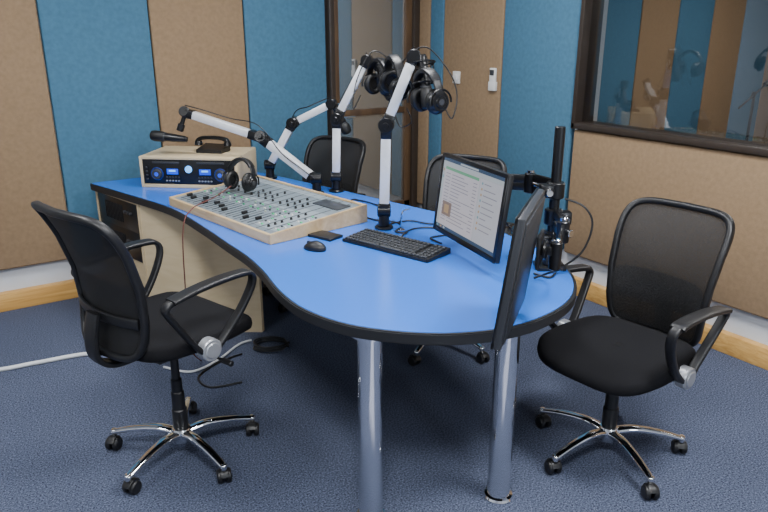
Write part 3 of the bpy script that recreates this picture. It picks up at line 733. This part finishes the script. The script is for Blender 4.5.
# ------------------------------------------------------------------ cables
def cable(pts,r,m,label,n=8,name="cable"):
    bm=bmesh.new(); base=W(*pts[0])
    P=[W(*p)-base for p in cr([V(p) for p in pts],n)]
    tube(bm,P,r,seg=8); obj(name,bm,m,label=label,cat="cable",loc=base)
cable([(-2.35,2.95,.012),(-1.95,3.0,.012),(-1.75,3.09,.012),(-1.53,3.19,.012),(-1.25,3.21,.012),(-1.0,3.28,.012)],.011,M_cabw,"white cable conduit lying on the carpet")
cable([(-1.1,3.05,.008),(-.95,3.0,.008),(-.85,3.12,.008),(-.78,3.30,.008),(-.72,3.36,.008)],.006,M_cabw,"thin white cable lying on the carpet")
cable([(-.78,3.40,TZ+.10),(-.84,3.28,TZ+.070),(-.91,3.13,TZ+.050),(-.94,3.06,TZ-.03),(-.95,3.04,.45),(-.96,3.06,.12),(-.93,3.12,.006)],.003,M_cabr,"thin brown headphone cable hanging over the desk edge")
coil=[]
for i in range(26):
    a=i*.75; coil.append((-.60+.09*math.cos(a)+.01*math.sin(i*2.1),3.28+.07*math.sin(a),.008+.0012*i))
cable(coil,.005,M_blk,"coiled black cable lying on the carpet",4)
cable([(-.74,3.2,.006),(-.84,3.10,.006),(-.90,2.95,.006),(-.82,2.85,.006),(-.68,2.90,.006)],.005,M_blk,"black cable lying on the carpet")
cable([(.07,2.80,TZ+.006),(.12,2.93,TZ+.006),(.22,2.96,TZ+.006),(.28,2.86,TZ+.006),(.20,2.80,TZ+.006),(.24,2.72,TZ+.006)],.004,M_blk,"black keyboard cable curled on the desk")
cable([(.03,3.03,TZ+.006),(.12,3.08,TZ+.006),(.2,3.03,TZ+.006),(.3,3.0,TZ+.006),(.4,2.9,TZ+.006)],.004,M_blk,"black cable on the desk behind the keyboard")
cable([(-.12,3.2,TZ+.006),(-.05,3.1,TZ+.006),(.05,3.06,TZ+.006),(.08,2.98,TZ+.006),(.05,2.90,TZ+.006),(.1,2.87,TZ+.006)],.004,M_blk,"black cable winding on the desk")
cable([(-.33,3.55,TZ+.006),(-.2,3.45,TZ+.006),(-.15,3.5,TZ+.006),(-.02,3.35,TZ+.006),(-.01,3.12,TZ+.006)],.004,M_blk,"black cable along the far desk edge")
cable([(-.84,3.62,TZ+.006),(-.95,3.66,TZ+.006),(-1.02,3.70,TZ+.006),(-.93,3.74,TZ+.006),(-.86,3.70,TZ+.006)],.003,M_cabw,"thin white cable between console and disc player")
cable([(.66,2.42,1.02),(.72,2.38,1.0),(.75,2.36,.94),(.72,2.35,.84),(.64,2.35,TZ+.02),(.60,2.31,TZ+.006),(.55,2.35,TZ+.006)],.004,M_blk,"black monitor cable hanging from the pole stand")
cable([(.43,2.60,.93),(.50,2.62,.86),(.54,2.52,.80),(.56,2.56,TZ+.02),(.56,2.64,TZ+.006)],.004,M_blk,"black video cable behind the monitor")
cable([(.50,2.02,.95),(.56,2.05,.88),(.60,2.18,.83),(.58,2.28,TZ+.03),(.54,2.30,TZ+.006)],.004,M_blk,"black power cable under the turned monitor")
cable([(.25,2.84,1.30),(.28,2.83,1.26),(.30,2.86,1.35),(.27,2.92,1.44),(.18,2.96,1.535),(.10,2.99,1.50),(.05,3.02,1.42)],.003,M_blk,"black headphone cable looping over the tall boom")
cable([(-.12,3.55,1.29),(-.16,3.55,1.22),(-.14,3.6,1.36),(-.06,3.66,1.50),(.04,3.66,1.44),(.07,3.62,1.30),(.02,3.60,1.22)],.003,M_blk,"black headphone cable looping over the far boom")
cable([(.10,3.04,1.28),(.12,3.03,1.22),(.07,3.05,1.20),(.04,3.08,1.28)],.003,M_blk,"short black cable loop hanging between booms")
r=empty("jack_stand",W(.075,2.93,TZ),ang(0),"small chrome gooseneck stand on the desk","stand")
bm=bmesh.new(); cyl(bm,(0,0,0),(0,0,.008),.02,bev=.002); tube(bm,cr([(0,0,.006),(0,0,.05),(.01,0,.09),(.04,0,.10)],5),.004); obj("stand_body",bm,M_chrome,r)
# microphone stand standing in the neighbouring studio behind the glass
r=empty("microphone_stand",(5.55,2.95,0),0,"black floor microphone stand in the room behind the glass","microphone stand")
bm=bmesh.new(); cyl(bm,(0,0,0),(0,0,.02),.13,.12,bev=.004); cyl(bm,(0,0,.02),(0,0,1.12),.011); obj("stand_column",bm,M_blk2,r)
bm=bmesh.new(); cyl(bm,(-.16,.02,1.02),(.12,-.02,1.20),.008); cyl(bm,(-.02,0,1.09),(.0,0,1.14),.018,bev=.003); cyl(bm,(.10,-.02,1.19),(.17,-.03,1.23),.022,bev=.004); obj("stand_boom",bm,M_blk2,r)
# ------------------------------------------------------------------ world, sun, camera
w=bpy.data.worlds.new("world"); bpy.context.scene.world=w; w.use_nodes=True
w.node_tree.nodes["Background"].inputs[0].default_value=(.82,.90,1,1); w.node_tree.nodes["Background"].inputs[1].default_value=18.0  # sky strength raised to light the room through the added opening
PL=bpy.data.lights.new("opening_portal",'AREA'); PL.shape='RECTANGLE'; PL.size=wb-wa; PL.size_y=wz1-wz0; PL.cycles.is_portal=True  # guides sky light through the opening added in the back wall
po=bpy.data.objects.new("opening_portal",PL); link(po,bpy.data.objects["added_window"]); po.location=((wa+wb)/2,B0-.01,(wz0+wz1)/2); po.rotation_euler=(math.radians(90),0,0)
SL=bpy.data.lights.new("added_sun",'SUN'); SL.energy=30; SL.angle=math.radians(2); SL.color=(1,.88,.70)  # sun added to light a floor patch that the chrome legs reflect
so=bpy.data.objects.new("added_sun",SL); link(so); so.location=(.8,-6,4.5)
so.rotation_euler=V((.02,math.cos(math.radians(33)),-math.sin(math.radians(33)))).to_track_quat('-Z','Y').to_euler()
cam=bpy.data.cameras.new("camera"); cam.sensor_width=36; cam.lens=680*36/768
co=bpy.data.objects.new("camera",cam); link(co); co.location=(0,0,1.6); co.rotation_euler=(math.radians(90-18.3),0,-YAW)
bpy.context.scene.camera=co
